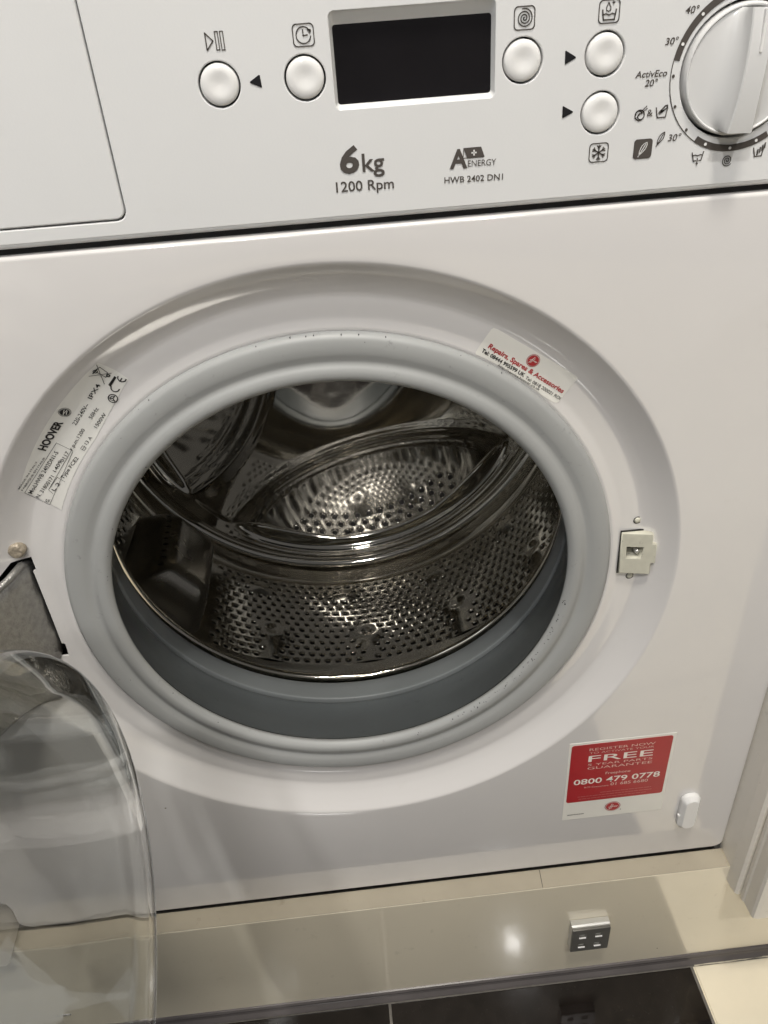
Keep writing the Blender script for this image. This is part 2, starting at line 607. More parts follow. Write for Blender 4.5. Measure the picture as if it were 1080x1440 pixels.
def ray_rect(a, x0, x1, z0, z1, r):
    dx, dz = cos(a), sin(a)
    lo, hi = 0.0, 1.0
    for _ in range(40):
        t = (lo + hi) / 2
        x, z = dx * t, dz * t
        cx, cz = (x0 + x1) / 2, (z0 + z1) / 2
        qx = abs(x - cx) - (x1 - x0) / 2 + r
        qz = abs(z - cz) - (z1 - z0) / 2 + r
        sd = min(max(qx, qz), 0) + hypot(max(qx, 0), max(qz, 0)) - r
        if sd > 0:
            hi = t
        else:
            lo = t
    return lo


angs = [2 * pi * k / 288 for k in range(288)]
cornr = .0085
for sx in (1, -1):
    for zc in (ZS, ZBOT):
        cxx, czz = sx * (XR - cornr), zc - math.copysign(cornr, zc)
        for k in range(0, 9):
            a = radians(90 * k / 8)
            angs.append(atan2(czz + math.copysign(cornr * sin(a), zc), cxx + sx * cornr * cos(a)) % (2 * pi))
angs = sorted(set(round(a, 6) for a in angs))
NA = len(angs)
rings = []
dp = smooth_prof(DISH, 3)
for r, y in dp:
    rings.append([(r * cos(a), y, r * sin(a)) for a in angs])
rim = [(0, 0.0), (.0006, .00008), (.0014, .0006), (.0018, .0016), (.0020, .0030), (.0020, .016)]
for t_in, yy in [(r0, y0) for r0, y0 in [(0.0020, 0.0), (.0012, .0001), (.0005, .0006), (.0001, .0014), (0.0, .0026), (0.0, .016)]]:
    ring = []
    for a in angs:
        t = ray_rect(a, -XR + t_in, XR - t_in, ZBOT + t_in, ZS - t_in, max(.002, cornr - t_in))
        ring.append((t * cos(a), yy, t * sin(a)))
    rings.append(ring)
v = [p for ring in rings for p in ring]
f = []
for i in range(len(rings) - 1):
    for k in range(NA):
        q = (k + 1) % NA
        f.append((i * NA + k, (i + 1) * NA + k, (i + 1) * NA + q, i * NA + q))
me = bpy.data.meshes.new('front_panel')
me.from_pydata(v, [], f)
bm = bmesh.new()
bm.from_mesh(me)


def cut_hole(bm, poly, depth):
    """cut a polygon (x, z) out of the pressed sheet and turn its edge back by depth"""
    xs_ = [p[0] for p in poly]
    zs_ = [p[1] for p in poly]
    x0, x1, z0, z1 = min(xs_) - .012, max(xs_) + .012, min(zs_) - .012, max(zs_) + .012
    n = len(poly)
    for i in range(n):
        p, q = poly[i], poly[(i + 1) % n]
        nn = Vector((q[1] - p[1], 0, -(q[0] - p[0]))).normalized()
        fs = [fc for fc in bm.faces if x0 < fc.calc_center_median().x < x1 and z0 < fc.calc_center_median().z < z1]
        ge = set(fs)
        for fc in fs:
            ge.update(fc.edges)
            ge.update(fc.verts)
        bmesh.ops.bisect_plane(bm, geom=list(ge), plane_co=(p[0], 0, p[1]), plane_no=nn, dist=1e-6)

    def inside(x, z):
        c = False
        for i in range(n):
            (xa, za), (xb, zb) = poly[i], poly[(i + 1) % n]
            if (za > z) != (zb > z) and x < (xb - xa) * (z - za) / (zb - za) + xa:
                c = not c
        return c
    dele = [fc for fc in bm.faces if x0 < fc.calc_center_median().x < x1 and inside(fc.calc_center_median().x, fc.calc_center_median().z)]
    bmesh.ops.delete(bm, geom=dele, context='FACES')
    ed = [e for e in bm.edges if e.is_boundary and all(x0 < w.co.x < x1 and z0 < w.co.z < z1 for w in e.verts)
          and all(hypot(w.co.x, w.co.z) > .1712 for w in e.verts)]
    r = bmesh.ops.extrude_edge_only(bm, edges=ed)
    for w in r['geom']:
        if isinstance(w, bmesh.types.BMVert):
            w.co.y += depth


SLOT = [(-.1945, .0500), (-.1841, .0494), (-.1842, .0395), (-.1862, .0388), (-.1862, -.0205), (-.1843, -.0215), (-.1847, -.0318),
        (-.1925, -.0315), (-.2150, -.0315), (-.2150, .0330), (-.2060, .0400)]
cut_hole(bm, SLOT, .0016)
cut_hole(bm, [(.1805, .0140), (.1925, .0140), (.1925, .0030), (.1805, .0030)], .003)
bmesh.ops.recalc_face_normals(bm, faces=bm.faces)
bm.to_mesh(me)
bm.free()
fp = mine(link('front_panel', me, M['enamel'], wm, True))
me.set_sharp_from_angle(angle=radians(40))

# dark carcass behind
v, f = box_vf(-.294, .294, .0165, .55, -.312, .505)
f = [q for q in f if q != (0, 4, 5, 1)]
o = mine(pyd('carcass', v, f, M['void'], wm))
o = mine(box('seam_backing', -.29, .29, .0055, .0075, .2215, .2340, M['void'], wm))
o = mine(box('slot_cavity', -.222, -.180, .030, .034, -.045, .060, M['void'], wm))
o = mine(box('foot', .150, .215, .020, .060, -.3178, -.3135, M['silver'], wm))

# ------------------------------------------------------------------ control panel
PZ0, PZ1 = .2292, .372
btn = [(-.0278, .2892, 'start pause'), (.0085, .2892, ''), (.1019, .2892, ''), (.1378, .2892, ''), (.1377, .2664, '')]
DX, DZ = .1995, .2788
holes = [circ(x, z, .00885, 40) for x, z, _ in btn]
holes.append(circ(DX, DZ, .0272, 64))
holes.append(rrect(.0205, .0899, .2762, .3122, .0022, 5))
drawer = rrect(-.2600, -.0794, .2388, .360, .0042, 6)
gap = rrect(-.2610, -.0786, .2380, .361, .0050, 6)
cp = mine(plate('control_panel', [rrect(-XR, XR, PZ0 + .0024, PZ1, .0006, 3), gap] + holes, 0.0, .016, .0005, M['panel'], wm, smooth=True))
pr = [(.0004, PZ0 + .0028), (.0003, PZ0 + .0022), (.0006, PZ0 + .0014), (.0013, PZ0 + .0007), (.0026, PZ0 + .0002), (.0050, PZ0), (.012, PZ0), (.012, PZ0 + .0028)]
pyd('lower_edge', [(x, y, z) for x in (-XR, XR) for y, z in pr], [(i, (i + 1) % 8, 8 + (i + 1) % 8, 8 + i) for i in range(8)] + [tuple(range(8)), tuple(range(8, 16))], M['panel'], cp, recalc=True)
dr = mine(plate('detergent_drawer', [drawer], 0.0, .012, .0007, M['panel'], wm))
box('gap_shadow_strip', -.28, -.06, .0085, .0105, .2322, .366, M['void'], cp)
for x, z, lab in btn:
    R = .0081
    prof = smooth_prof([(.0001, -.0013), (.0020, -.0013), (.0042, -.0012), (.0060, -.0010), (.0072, -.0006), (.0078, -.0001), (R, .0008)], 3) + [(R, .006)]
    vv, ff = [], []
    for r, y in prof:
        for k in range(40):
            a = 2 * pi * k / 40
            yy = y
            if r < .0056:     # a shallow thumb hollow, deeper to the lower right
                yy += .00075 * (1 - (r / .0056) ** 2) ** 2 + .0003 * (r / .0056) * (1 - (r / .0056) ** 2) * sin(a + .6)
            vv.append((x + r * cos(a), yy, z + r * sin(a)))
    for i in range(len(prof) - 1):
        for k in range(40):
            q = (k + 1) % 40
            ff.append((i * 40 + k, (i + 1) * 40 + k, (i + 1) * 40 + q, i * 40 + q))
    ff.append(tuple(range(40)))
    mine(pyd('button', vv, ff, M['button'], wm, True, recalc=True))
    pyd('button_well', [(x - .0095, .0064, z - .0095), (x + .0095, .0064, z - .0095), (x + .0095, .0064, z + .0095), (x - .0095, .0064, z + .0095)],
        [(0, 1, 2, 3)], M['void'], cp)

# display window: sloping bezel and a black screen
ob = [(.0205, .2762), (.0899, .2762), (.0899, .3122), (.0205, .3122)]
ib = [(.0220, .2777), (.0886, .2777), (.0886, .3071), (.0220, .3071)]
vv = [(x, .0004, z) for x, z in rrect(.0204, .0900, .2761, .3123, .0022, 5)] + [(x, .0042, z) for x, z in rrect(.0218, .0888, .2777, .3072, .0012, 5)]
kk = len(vv) // 2
ff = [(i, (i + 1) % kk, kk + (i + 1) % kk, kk + i) for i in range(kk)]
dsp = mine(pyd('display', vv, ff, M['panel'], wm, True, recalc=True))
o = plate('screen', [rrect(.0215, .0891, .2774, .3075, .0010, 3)], .0040, .0012, .0001, M['screen'], dsp)

# program dial: dished disc with a bar grip
R = .0257
RI = R * .955
ANG = radians(-3)
rows_w = 40


def dial_pt(u, w, h):
    return (DX + u * cos(ANG) - w * sin(ANG), -h, DZ + u * sin(ANG) + w * cos(ANG))


HW = lambda w: .0047 + .0012 * (w / R) ** 2
WM = .0248 * .955
vv, ff = [], []
NU1, NU2 = 16, 4
tpar = [-(1 - (k / NU1) ** 1.0) for k in range(NU1)] + [0.0] * (NU2 + 1) + [(k + 1) / NU1 for k in range(NU1)]
ncol = len(tpar) + 2
for i in range(rows_w + 1):
    w = WM * sin(pi / 2 * (-1 + 2 * i / rows_w))
    hw = HW(w)
    lim = max(sqrt(max(RI * RI - w * w, 0)), hw + .0004)
    top = .0132 - .0022 * (w / R) ** 2
    row = []
    for k in range(NU1 + 1):
        t = 1 - k / NU1
        row.append((-(hw + (lim - hw) * t ** 1.5), .0020 + (top - .0006 - .0020) * (1 - t) ** 3.2))
    for k in range(NU2 + 1):
        row.append((-(hw - .0005) + 2 * (hw - .0005) * k / NU2, top))
    for k in range(NU1 + 1):
        t = k / NU1
        row.append((hw + (lim - hw) * t ** 1.5, .0020 + (top - .0006 - .0020) * (1 - t) ** 3.2))
    vv += [dial_pt(u, w, h) for u, h in row]
    ncol = len(row)
for i in range(rows_w):
    for k in range(ncol - 1):
        ff.append((i * ncol + k, i * ncol + k + 1, (i + 1) * ncol + k + 1, (i + 1) * ncol + k))
for i in (0, rows_w):              # end walls of the grip
    b = len(vv)
    w = WM * (1 if i else -1) * 1.012
    for k in range(ncol):
        p = vv[i * ncol + k]
        vv.append((p[0], .0015, p[2]))
    for k in range(ncol - 1):
        ff.append((i * ncol + k, i * ncol + k + 1, b + k + 1, b + k))
n_a = 128
b = len(vv)
pr = [(RI - .0012, .0005), (RI - .0002, -.0021), (RI + .0003, -.0027), (R - .0004, -.0026), (R + .0001, -.0018), (R + .0003, .0), (R + .0003, .008)]
for r, y in pr:
    for k in range(n_a):
        a = 2 * pi * k / n_a
        vv.append((DX + r * cos(a), y, DZ + r * sin(a)))
for i in range(len(pr) - 1):
    for k in range(n_a):
        q = (k + 1) % n_a
        ff.append((b + i * n_a + k, b + (i + 1) * n_a + k, b + (i + 1) * n_a + q, b + i * n_a + q))
dl = mine(pyd('program_dial', vv, ff, M['dial'], wm, True, recalc=True))
dl.data.set_sharp_from_angle(angle=radians(30))
o = box('indicator_line', DX + .0002, DX + .0013, -.0136, -.0105, DZ + .0075, DZ + .0232, M['button'], dl, .0002)
o = pyd('dial_well', [(DX - .028, .0090, DZ - .028), (DX + .028, .0090, DZ - .028), (DX + .028, .0090, DZ + .028), (DX - .028, .0090, DZ + .028)], [(0, 1, 2, 3)], M['void'], cp)

# ------------------------------------------------------------------ print on the control panel
I = M['ink']
T = lambda *a, **k: text('printed_text', *a, I, cp, off=.0003, **k)
T('6', (.0199, .2507), (.0286, .2505), .01130, bold=.030, shear=.12)
T('kg', (.0300, .2504), (.0400, .2504), .0080, bold=.012)
T('1200 Rpm', (.0173, .2426), (.0438, .2423), .0046, bold=.010)
T('A', (.0696, .2487), (.0778, .2485), .0082, bold=.030)
T('ENERGY', (.0780, .2488), (.0910, .2486), .0028)
T('HWB 2402 DN1', (.0671, .2425), (.0943, .2420), .0028, bold=.010)
for s, a, b, h in [('40°', (.1709, .3018), (.1768, .3018), .0028), ('30°', (.1637, .2908), (.1695, .2909), .0028),
                   ('ActivEco', (.152, .2792), (.1662, .279), .0027), ('20°', (.1566, .2755), (.1624, .2755), .0028),
                   ('30°', (.1702, .2524), (.1763, .2524), .0030), ('&', (.1592, .2635), (.1618, .2636), .0029)]:
    T(s, a, b, h, bold=.012, shear=.18 if s != '&' else 0)


def icon(strokes, fills=()):
    return ribbons('printed_icon', strokes, I, cp, off=.0003, fills=fills)


lw = .00045


def spiral(cx, cz, r, turns, n=60):
    return [(cx + r * (k / n) * cos(2 * pi * turns * k / n + .6), cz + r * (k / n) * sin(2 * pi * turns * k / n + .6)) for k in range(4, n + 1)]


icon([([(.0758, .2525), (.0762, .2566), (.0840, .2566), (.0855, .2525)], .0003, True)],
     fills=[[(.0777, .2525), (.0761, .2566), (.0840, .2566), (.0856, .2525)]])
o = ribbons('printed_icon', [([(.0798, .2545), (.0818, .2545)], .00065, False), ([(.0808, .2555), (.0808, .2535)], .00065, False)], M['button'], cp, off=.0005)
# play and pause
icon([([(-.0305, .3082), (-.0276, .3052), (-.0305, .3021)], .0005, True),
      ([(-.0265, .3084), (-.0253, .3084), (-.0253, .3019), (-.0265, .3019)], .0004, True),
      ([(-.0244, .3084), (-.0232, .3084), (-.0232, .3018), (-.0244, .3018)], .0004, True)])
# clock
icon([(rrect(.0053, .0139, .3008, .3088, .0016, 5), lw, True), (circ(.0096, .3048, .0030, 26, 30, 350), lw, False),
      ([(.0095, .3068), (.0095, .3046), (.0113, .3048)], .0005, False), ([(.0122, .3056), (.0126, .3064), (.0115, .3066)], .0007, False)])
# spirals
icon([(rrect(.0978, .1064, .3006, .3089, .0016, 5), lw, True), (spiral(.1021, .3047, .0035, 3.2, 80), lw, False)])
icon([(spiral(.1999, .2420, .0025, 2.8, 60), .0004, False)])
# rinse basin with drop
icon([(rrect(.1337, .1424, .3006, .3089, .0016, 5), lw, True), ([(.1352, .3054), (.1358, .3018), (.1404, .3018), (.1410, .3054)], .0006, False),
      ([(.1352, .3036), (.1366, .3040), (.1380, .3035), (.1394, .3040), (.1408, .3036)], .0005, False),
      ([(.1376, .3080), (.1367, .3062), (.1369, .3052), (.1378, .3048), (.1386, .3053), (.1386, .3062)], .0004, True),
      ([(.1392, .3079), (.1402, .3079)], .0004, False), ([(.1397, .3084), (.1397, .3074)], .0004, False)])
# snowflake
st = [(rrect(.1341, .1427, .2462, .2540, .0015, 5), lw, True)]
for k in range(6):
    a = radians(30 + 60 * k)
    c = (.1384, .2501)
    e = (c[0] + .0031 * cos(a), c[1] + .0031 * sin(a))
    st.append(([c, e], .0006, False))
    m_ = (c[0] + .0019 * cos(a), c[1] + .0019 * sin(a))
    for s in (.7, -.7):
        st.append(([m_, (m_[0] + .0013 * cos(a + s), m_[1] + .0013 * sin(a + s))], .0005, False))
icon(st)
# markers beside the buttons
for tri in ([(-.0146, .2893), (-.0107, .2915), (-.0104, .2874)], [(.1205, .2914), (.1247, .2889), (.1206, .2870)], [(.1207, .2701), (.1249, .2678), (.1208, .2660)]):
    c = (sum(p[0] for p in tri) / 3, sum(p[1] for p in tri) / 3)
    ribbons('printed_icon', [(tri, .0006, True)], M['black'], cp, off=.0003, fills=[tri])


def feather(cx, cz, L, a, w):
    d = (cos(a), sin(a))
    nn = (-d[1], d[0])
    P = lambda s, t: (cx + d[0] * s * L + nn[0] * t * L, cz + d[1] * s * L + nn[1] * t * L)
    return [([P(-.5, 0), P(-.25, .14), P(.1, .2), P(.35, .13), P(.5, 0), P(.35, -.1), P(.1, -.15), P(-.2, -.1)], w, True), ([P(-.62, 0), P(.36, .02)], w, False)]


bx = rrect(.1548, .1631, .2461, .2541, .0013, 5)
icon([(bx, .0003, True)], fills=[bx])
ribbons('printed_icon', feather(.1590, .2501, .0062, radians(58), .00035), M['button'], cp, off=.0005)
icon(feather(.1669, .2538, .0060, radians(60), .0004))
# wool and hand wash
icon([(circ(.1558, .2642, .0021, 20), .0005, True), (circ(.1553, .2647, .0013, 12, 0, 200), .0004, False), (circ(.1564, .2638, .0014, 12, 120, 300), .0004, False),
      ([(.1545, .2633), (.1568, .2655)], .0004, False), ([(.1562, .2655), (.1587, .2677)], .0004, False), ([(.1567, .2650), (.1590, .2668)], .0004, False)])
icon([([(.1631, .2667), (.1640, .2626), (.1677, .2626), (.1683, .2662)], .0005, False),
      ([(.1645, .2645), (.1655, .2655), (.1672, .2672), (.1681, .2673), (.1682, .2664), (.1668, .2655), (.1655, .2648)], .0006, False),
      ([(.1650, .2644), (.1664, .2652)], .0008, False)])
# drain and rinse by the dial
icon([([(.1826, .2466), (.1838, .2427)], .0005, False), ([(.1880, .2468), (.1872, .2430)], .0005, False), ([(.1838, .2430), (.1849, .2430)], .0005, False), ([(.1862, .2431), (.1872, .2431)], .0005, False),
      ([(.1829, .2452), (.1842, .2455), (.1854, .2451), (.1866, .2455), (.1878, .2453)], .0005, False), ([(.1855, .2440), (.1855, .2416)], .0005, False)],
     fills=[[(.1848, .2421), (.1862, .2421), (.1855, .2408)]])
icon([([(.2117, .2465), (.2128, .2427), (.2160, .2428), (.2166, .2467)], .0005, False)] +
     [([(.2137 + .0010 * i, .2452 + .0009 * i - .0006 * j), (.2140 + .0010 * i, .2456 + .0009 * i - .0006 * j)], .0006, False) for i in range(4) for j in range(4)])
# scale ring round the dial
DZc, DXc = .2787, .2004


def arc_band(r0, r1, a0, a1, n=40):
    return [circ(DXc, DZc, r1, n, a0, a1), circ(DXc, DZc, r0, n, a0, a1)]


def band(a0, a1):
    o_, i_ = arc_band(.0299, .0327, a0, a1)
    v_ = [(x, -.0003, z) for x, z in o_] + [(x, -.0003, z) for x, z in i_]
    n_ = len(o_)
    return pyd('printed_scale', v_, [(k, k + 1, n_ + k + 1, n_ + k) for k in range(n_ - 1)], I, cp)


band(60, 169)
band(237, 302)
icon([(circ(DXc, DZc, .0325, 40, 169, 238), .0004, False)])
for a, wht in ((134, 1), (157.5, 1), (180, 0), (203, 0), (225, 0), (247, 1), (269.5, 1), (292, 1), (112, 1), (90, 1)):
    x, z = DXc + .0313 * cos(radians(a)), DZc + .0313 * sin(radians(a))
    o = ribbons('printed_dot', [], M['button'] if wht else I, cp, off=.0005 if wht else .0003, fills=[circ(x, z, .00068, 14)])

# ------------------------------------------------------------------ door seal
GP = [(.1722, .0165), (.1722, .0135), (.1714, .0112), (.1697, .0096), (.1672, .0090), (.1640, .0089), (.1608, .0093), (.1582, .0101), (.1562, .0106), (.1545, .0103),
      (.1524, .0092), (.1500, .0087), (.1474, .0091), (.1454, .0106), (.1443, .0124), (.1446, .0142), (.1462, .0165)]
v, f = lathe_data(smooth_prof(GP, 4), 192)
seal = mine(pyd('door_seal', v, f, M['rubber'], wm, True, recalc=True))
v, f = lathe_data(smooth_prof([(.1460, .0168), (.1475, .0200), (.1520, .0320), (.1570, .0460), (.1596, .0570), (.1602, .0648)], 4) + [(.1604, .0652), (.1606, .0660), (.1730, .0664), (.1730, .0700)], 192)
GS = smooth_prof(GP, 4)


def gy(r):
    return min((abs(a - r), b) for a, b in GS if b < .0150)[1]


vm, fm = [], []
for n_, (a0, a1, r0, r1) in ((60, (285, 350, .1452, .1472)), (8, (120, 250, .1452, .1470)), (12, (50, 130, .1708, .1718)), (5, (0, 360, .150, .168))):
    for k in range(n_):
        a = radians(random.uniform(a0, a1))
        r = random.uniform(r0, r1)
        sz = random.uniform(.0002, .00042)
        x, z = r * cos(a), r * sin(a)
        b = len(vm)
        for q in range(6):
            e = sz * random.uniform(.6, 1.3)
            px_, pz_ = x + e * cos(q * pi / 3), z + e * sin(q * pi / 3)
            vm.append((px_, gy(hypot(px_, pz_)) - .0002, pz_))
        fm.append(tuple(range(b, b + 6)))
o = pyd('mould_spots', vm, fm, M['void'], seal)
o['kind'] = 'stuff'
sl = pyd('seal_sleeve', v, f, M['rubber_dark'], seal, True, recalc=True, label='dark rubber sleeve behind the seal lip')
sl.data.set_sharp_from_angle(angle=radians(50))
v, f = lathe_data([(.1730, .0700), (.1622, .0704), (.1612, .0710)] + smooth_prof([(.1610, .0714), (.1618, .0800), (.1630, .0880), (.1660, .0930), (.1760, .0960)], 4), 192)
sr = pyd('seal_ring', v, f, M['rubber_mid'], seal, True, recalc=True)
sr.data.set_sharp_from_angle(angle=radians(50))

# ------------------------------------------------------------------ drum
RD = .232
Y0, YH0, YH1 = .165, .1826, .3060
lip = smooth_prof([(.1705, .1085), (.1690, .1065), (.1676, .1045), (.1672, .1025), (.1682, .1008), (.1705, .1003), (.1740, .1020), (.1790, .1120), (.1950, .1340), (.2180, .1560), (.2300, .1640), (RD, .1700), (RD, YH0)], 4)
v, f = lathe_data(lip, 192)
NCOL, NROW = 144, 14
PYR = (YH1 - YH0) / NROW
PADS = [(248.5 + 24.3 * k - 24.3 * 6, .226) for k in range(15)]
PADB = [(244.5 + 23.9 * k - 23.9 * 6, .287) for k in range(15)]


LIFT = (100, 219, 352)


def angd(a, b):
    return (a - b + 180) % 360 - 180


def drum_bump(th, y):
    """inward swelling of the pressed drum sheet (metres)"""
    h = 0.0
    for pa, py in PADS:
        d = angd(th, pa)
        if abs(d) > 12:
            continue
        q = (d / 4.2) ** 2 + ((y - py) / .017) ** 2
        h += .0030 * math.exp(-q * 1.2)
        q2 = (d / 1.5) ** 2 + ((y - py) / .006) ** 2
        h -= .0032 * math.exp(-q2)
        qs = (d / 2.6) ** 2
        if y < py:
            h += .0016 * math.exp(-qs) * min(1, (py - y) / .01)
    for pa, py in PADB:
        d = angd(th, pa)
        if abs(d) < 9:
            q = (d / 3.2) ** 2 + ((y - py) / .009) ** 2
            h += .0022 * math.exp(-q)
    return h


def has_hole(th, y):
    for la in LIFT:
        if abs(angd(th, la)) < 14:
            return False
    for pa, py in PADS:
        d = abs(angd(th, pa))
        if (d / 3.4) ** 2 + ((y - py) / .011) ** 2 < 1:
            return False
        if y < py and d < 2.0 - 1.0 * (py - y) / .045:
            return False
    for pa, py in PADB:
        if (angd(th, pa) / 2.4) ** 2 + ((y - py) / .0075) ** 2 < 1:
            return False
    return True


vd, fd = list(v), list(f)
cache = {}


def dv(th, y, extra=0.0, key=None):
    if key is not None and key in cache:
        return cache[key]
    r = RD - drum_bump(th, y) + extra
    a = radians(th)
    vd.append((r * cos(a), y, r * sin(a)))
    if key is not None:
        cache[key] = len(vd) - 1
    return len(vd) - 1


DTH = 360 / NCOL
for j in range(NROW):
    yc = YH0 + (j + .5) * PYR
    for k in range(NCOL):
        thc = (k + .5 * (j % 2)) * DTH
        bnd = []
        for u, w in [(-.5, -.5), (-.25, -.5), (0, -.5), (.25, -.5), (.5, -.5), (.5, 0), (.5, .5), (.25, .5), (0, .5), (-.25, .5), (-.5, .5), (-.5, 0)]:
            th, y = thc + u * DTH, yc + w * PYR
            key = (round((th % 360) / DTH * 4) % (NCOL * 4), round((y - YH0) / PYR * 2))
            bnd.append(dv(th, y, 0, key))
        hole = has_hole(thc, yc)
        ringset = []
        for rad, ex in ((.00320, 0.0), (.0027, .0002), (.0023, .0009), (.0022, .0022)) if hole else ((.0030, 0.0),):
            ring = []
            for q in range(12):
                b = vd[bnd[q]]
                bth = math.degrees(atan2(b[2], b[0]))
                du, dy = radians(angd(bth, thc)) * RD, b[1] - yc
                L = hypot(du, dy) or 1
                ring.append(dv(thc + math.degrees(du / L * rad / RD), yc + dy / L * rad * .92, ex))
            ringset.append(ring)
        prev = bnd
        for ring in ringset:
            for q in range(12):
                p = (q + 1) % 12
                fd.append((prev[q], prev[p], ring[p], ring[q]))
            prev = ring
        if not hole:
            fd.append(tuple(prev))
me = bpy.data.meshes.new('drum')
me.from_pydata(vd, [], fd)
bm = bmesh.new()
bm.from_mesh(me)
bmesh.ops.recalc_face_normals(bm, faces=bm.faces)
bm.to_mesh(me)
bm.free()
drum = mine(link('drum', me, M['steel_sheet'], wm, True))
me.set_sharp_from_angle(angle=radians(38))

v, f = lathe_data(smooth_prof([(.1735, .1003), (.1700, .0992), (.1675, .1000), (.1662, .1020), (.1668, .1042), (.1690, .1056)], 4), 192)
pyd('drum_lip', v, f, M['chrome'], drum, True, recalc=True)

# back plate
LC = [radians(-76.5 + 120 * k) for k in range(3)]


def ss(a, b, x):
    t = min(1, max(0, (x - a) / (b - a)))
    return t * t * (3 - 2 * t)


def back_y(x, z):
    r = hypot(x, z)
    y = .3130 + .0165 * ss(.03, .205, r)
    if r < .05:
        y += .0005 * (1 - ss(.004, .030, r))
    for a in LC:
        px, pz = .30 * cos(a), .30 * sin(a)
        s = .247 - hypot(x - px, z - pz)
        if s > 0:
            t = ss(0, .034, s)
            y += .0115 * t + .0006 * sin(s / .034 * 6 * pi) * (1 - ss(.028, .036, s))
            if s > .030:     # concave floor of the pocket
                tt = (s - .030) / .085
                y += .0050 * sin(pi * min(1, tt))
    k = ss(.190, .1985, r)
    y = y * (1 - k) + .3320 * k
    if r > .1975:
        am = max(1 - ss(40, 50, abs(angd(math.degrees(atan2(z, x)), math.degrees(a)))) for a in LC)
        y -= am * (.0030 * math.exp(-((r - .2025) / .0020) ** 2) + .0014 * math.exp(-((r - .2085) / .0013) ** 2))
    return y


NT = 288
rad = [.0006] + [.004 + (.200 - .004) * k / 92 for k in range(93)] + [.2005 + .001 * k for k in range(0, 12)]
v = []
for r in rad:
    for k in range(NT):
        a = 2 * pi * k / NT
        x, z = r * cos(a), r * sin(a)
        v.append((x, back_y(x, z), z))
for r, y in smooth_prof([(.2135, .3370), (.2180, .3450), (.2260, .3495), (.2340, .3460), (.2385, .3350), (.2380, .3190), (.2345, .3095), (RD, YH1)], 4):
    for k in range(NT):
        a = 2 * pi * k / NT
        v.append((r * cos(a), y, r * sin(a)))
nr = len(v) // NT
f = [(i * NT + k, (i + 1) * NT + k, (i + 1) * NT + (k + 1) % NT, i * NT + (k + 1) % NT) for i in range(nr - 1) for k in range(NT)]
f.append(tuple(range(NT)))
bp_ = pyd('back_plate', v, f, M['steel'], drum, True, recalc=True)
# three rows of drain holes in each pocket: raised collars with a dark bore
vr, fr, vb, fb = [], [], [], []
for a in LC:
    for row, (r, n0, n1) in enumerate(((.1640, -6, 6), (.1740, -6.5, 6.5), (.1840, -7, 6))):
        k = n0
        while k <= n1 + .01:
            th = a + radians(k * 4.45)
            cx, cz = r * cos(th), r * sin(th)
            y0 = back_y(cx, cz)
            b = len(vr)
            for rr, dy in ((.0050, .0004), (.0043, -.0010), (.0036, -.0015), (.0029, -.0012), (.0026, -.0006)):
                for q in range(14):
                    x, z = cx + rr * cos(2 * pi * q / 14), cz + rr * sin(2 * pi * q / 14)
                    vr.append((x, back_y(x, z) + dy, z))
            for i in range(4):
                for q in range(14):
                    p = (q + 1) % 14
                    fr.append((b + i * 14 + q, b + i * 14 + p, b + (i + 1) * 14 + p, b + (i + 1) * 14 + q))
            b = len(vb)
            for q in range(14):
                x, z = cx + .0027 * cos(2 * pi * q / 14), cz + .0027 * sin(2 * pi * q / 14)
                vb.append((x, back_y(x, z) - .0008, z))
            fb.append(tuple(range(b, b + 14)))
            k += 1
o = pyd('drain_collars', vr, fr, M['steel'], drum, True, recalc=True)
o['kind'] = 'stuff'
o = pyd('drain_bores', vb, fb, M['void'], drum)
o['kind'] = 'stuff'

# lifters
for la in LIFT:
    v, f = [], []
    NU, NV = 28, 26
    for i in range(NU + 1):
        for j in range(NV + 1):
            u, w = -1 + 2 * i / NU, -1 + 2 * j / NV
            e = (abs(u) ** 5.0 + abs(w) ** 8)
            h = .044 * max(0.0, 1 - e) ** .55
            h *= (1.0 - .12 * w)
            wd = 11.5 - 2.0 * (h / .044)
            r = RD + .0012 - h
            a = radians(la + u * wd)
            v.append((r * cos(a), .243 + w * .0585, r * sin(a)))
    for i in range(NU):
        for j in range(NV):
            f.append((i * (NV + 1) + j, (i + 1) * (NV + 1) + j, (i + 1) * (NV + 1) + j + 1, i * (NV + 1) + j + 1))
    lf = pyd('lifter', v, f, M['steel_lifter'], drum, True, recalc=True)

def lifter_pt(la, u, w, dr=0.0):
    e = (abs(u) ** 5.0 + abs(w) ** 8)
    h = .044 * max(0.0, 1 - e) ** .55 * (1.0 - .12 * w)
    r = RD + .0012 - h - dr
    a = radians(la + u * (11.5 - 2.0 * (h / .044)))
    return Vector((r * cos(a), .243 + w * .0585, r * sin(a)))


v, f = [], []
for la in LIFT:
    for k in range(9):
        for us in (.80, -.80):
            w0 = -.72 + 1.4 * k / 8
            b = len(v)
            for q in range(8):
                v.append(tuple(lifter_pt(la, us + .035 * cos(q * pi / 4), w0 + .026 * sin(q * pi / 4), .0004)))
            f.append(tuple(range(b, b + 8)))
o = pyd('lifter_holes', v, f, M['void'], drum)
o['kind'] = 'stuff'
v, f = lathe_data([(.262, .1300), (.262, .3600), (.20, .3700), (.001, .3700)], 96)
mine(pyd('tub', v, f, M['tub'], wm, True))
v, f = lathe_data([(.176, .0965), (.200, .0975), (.262, .1300)], 96)
mine(pyd('tub_front', v, f, M['tub'], wm, True))

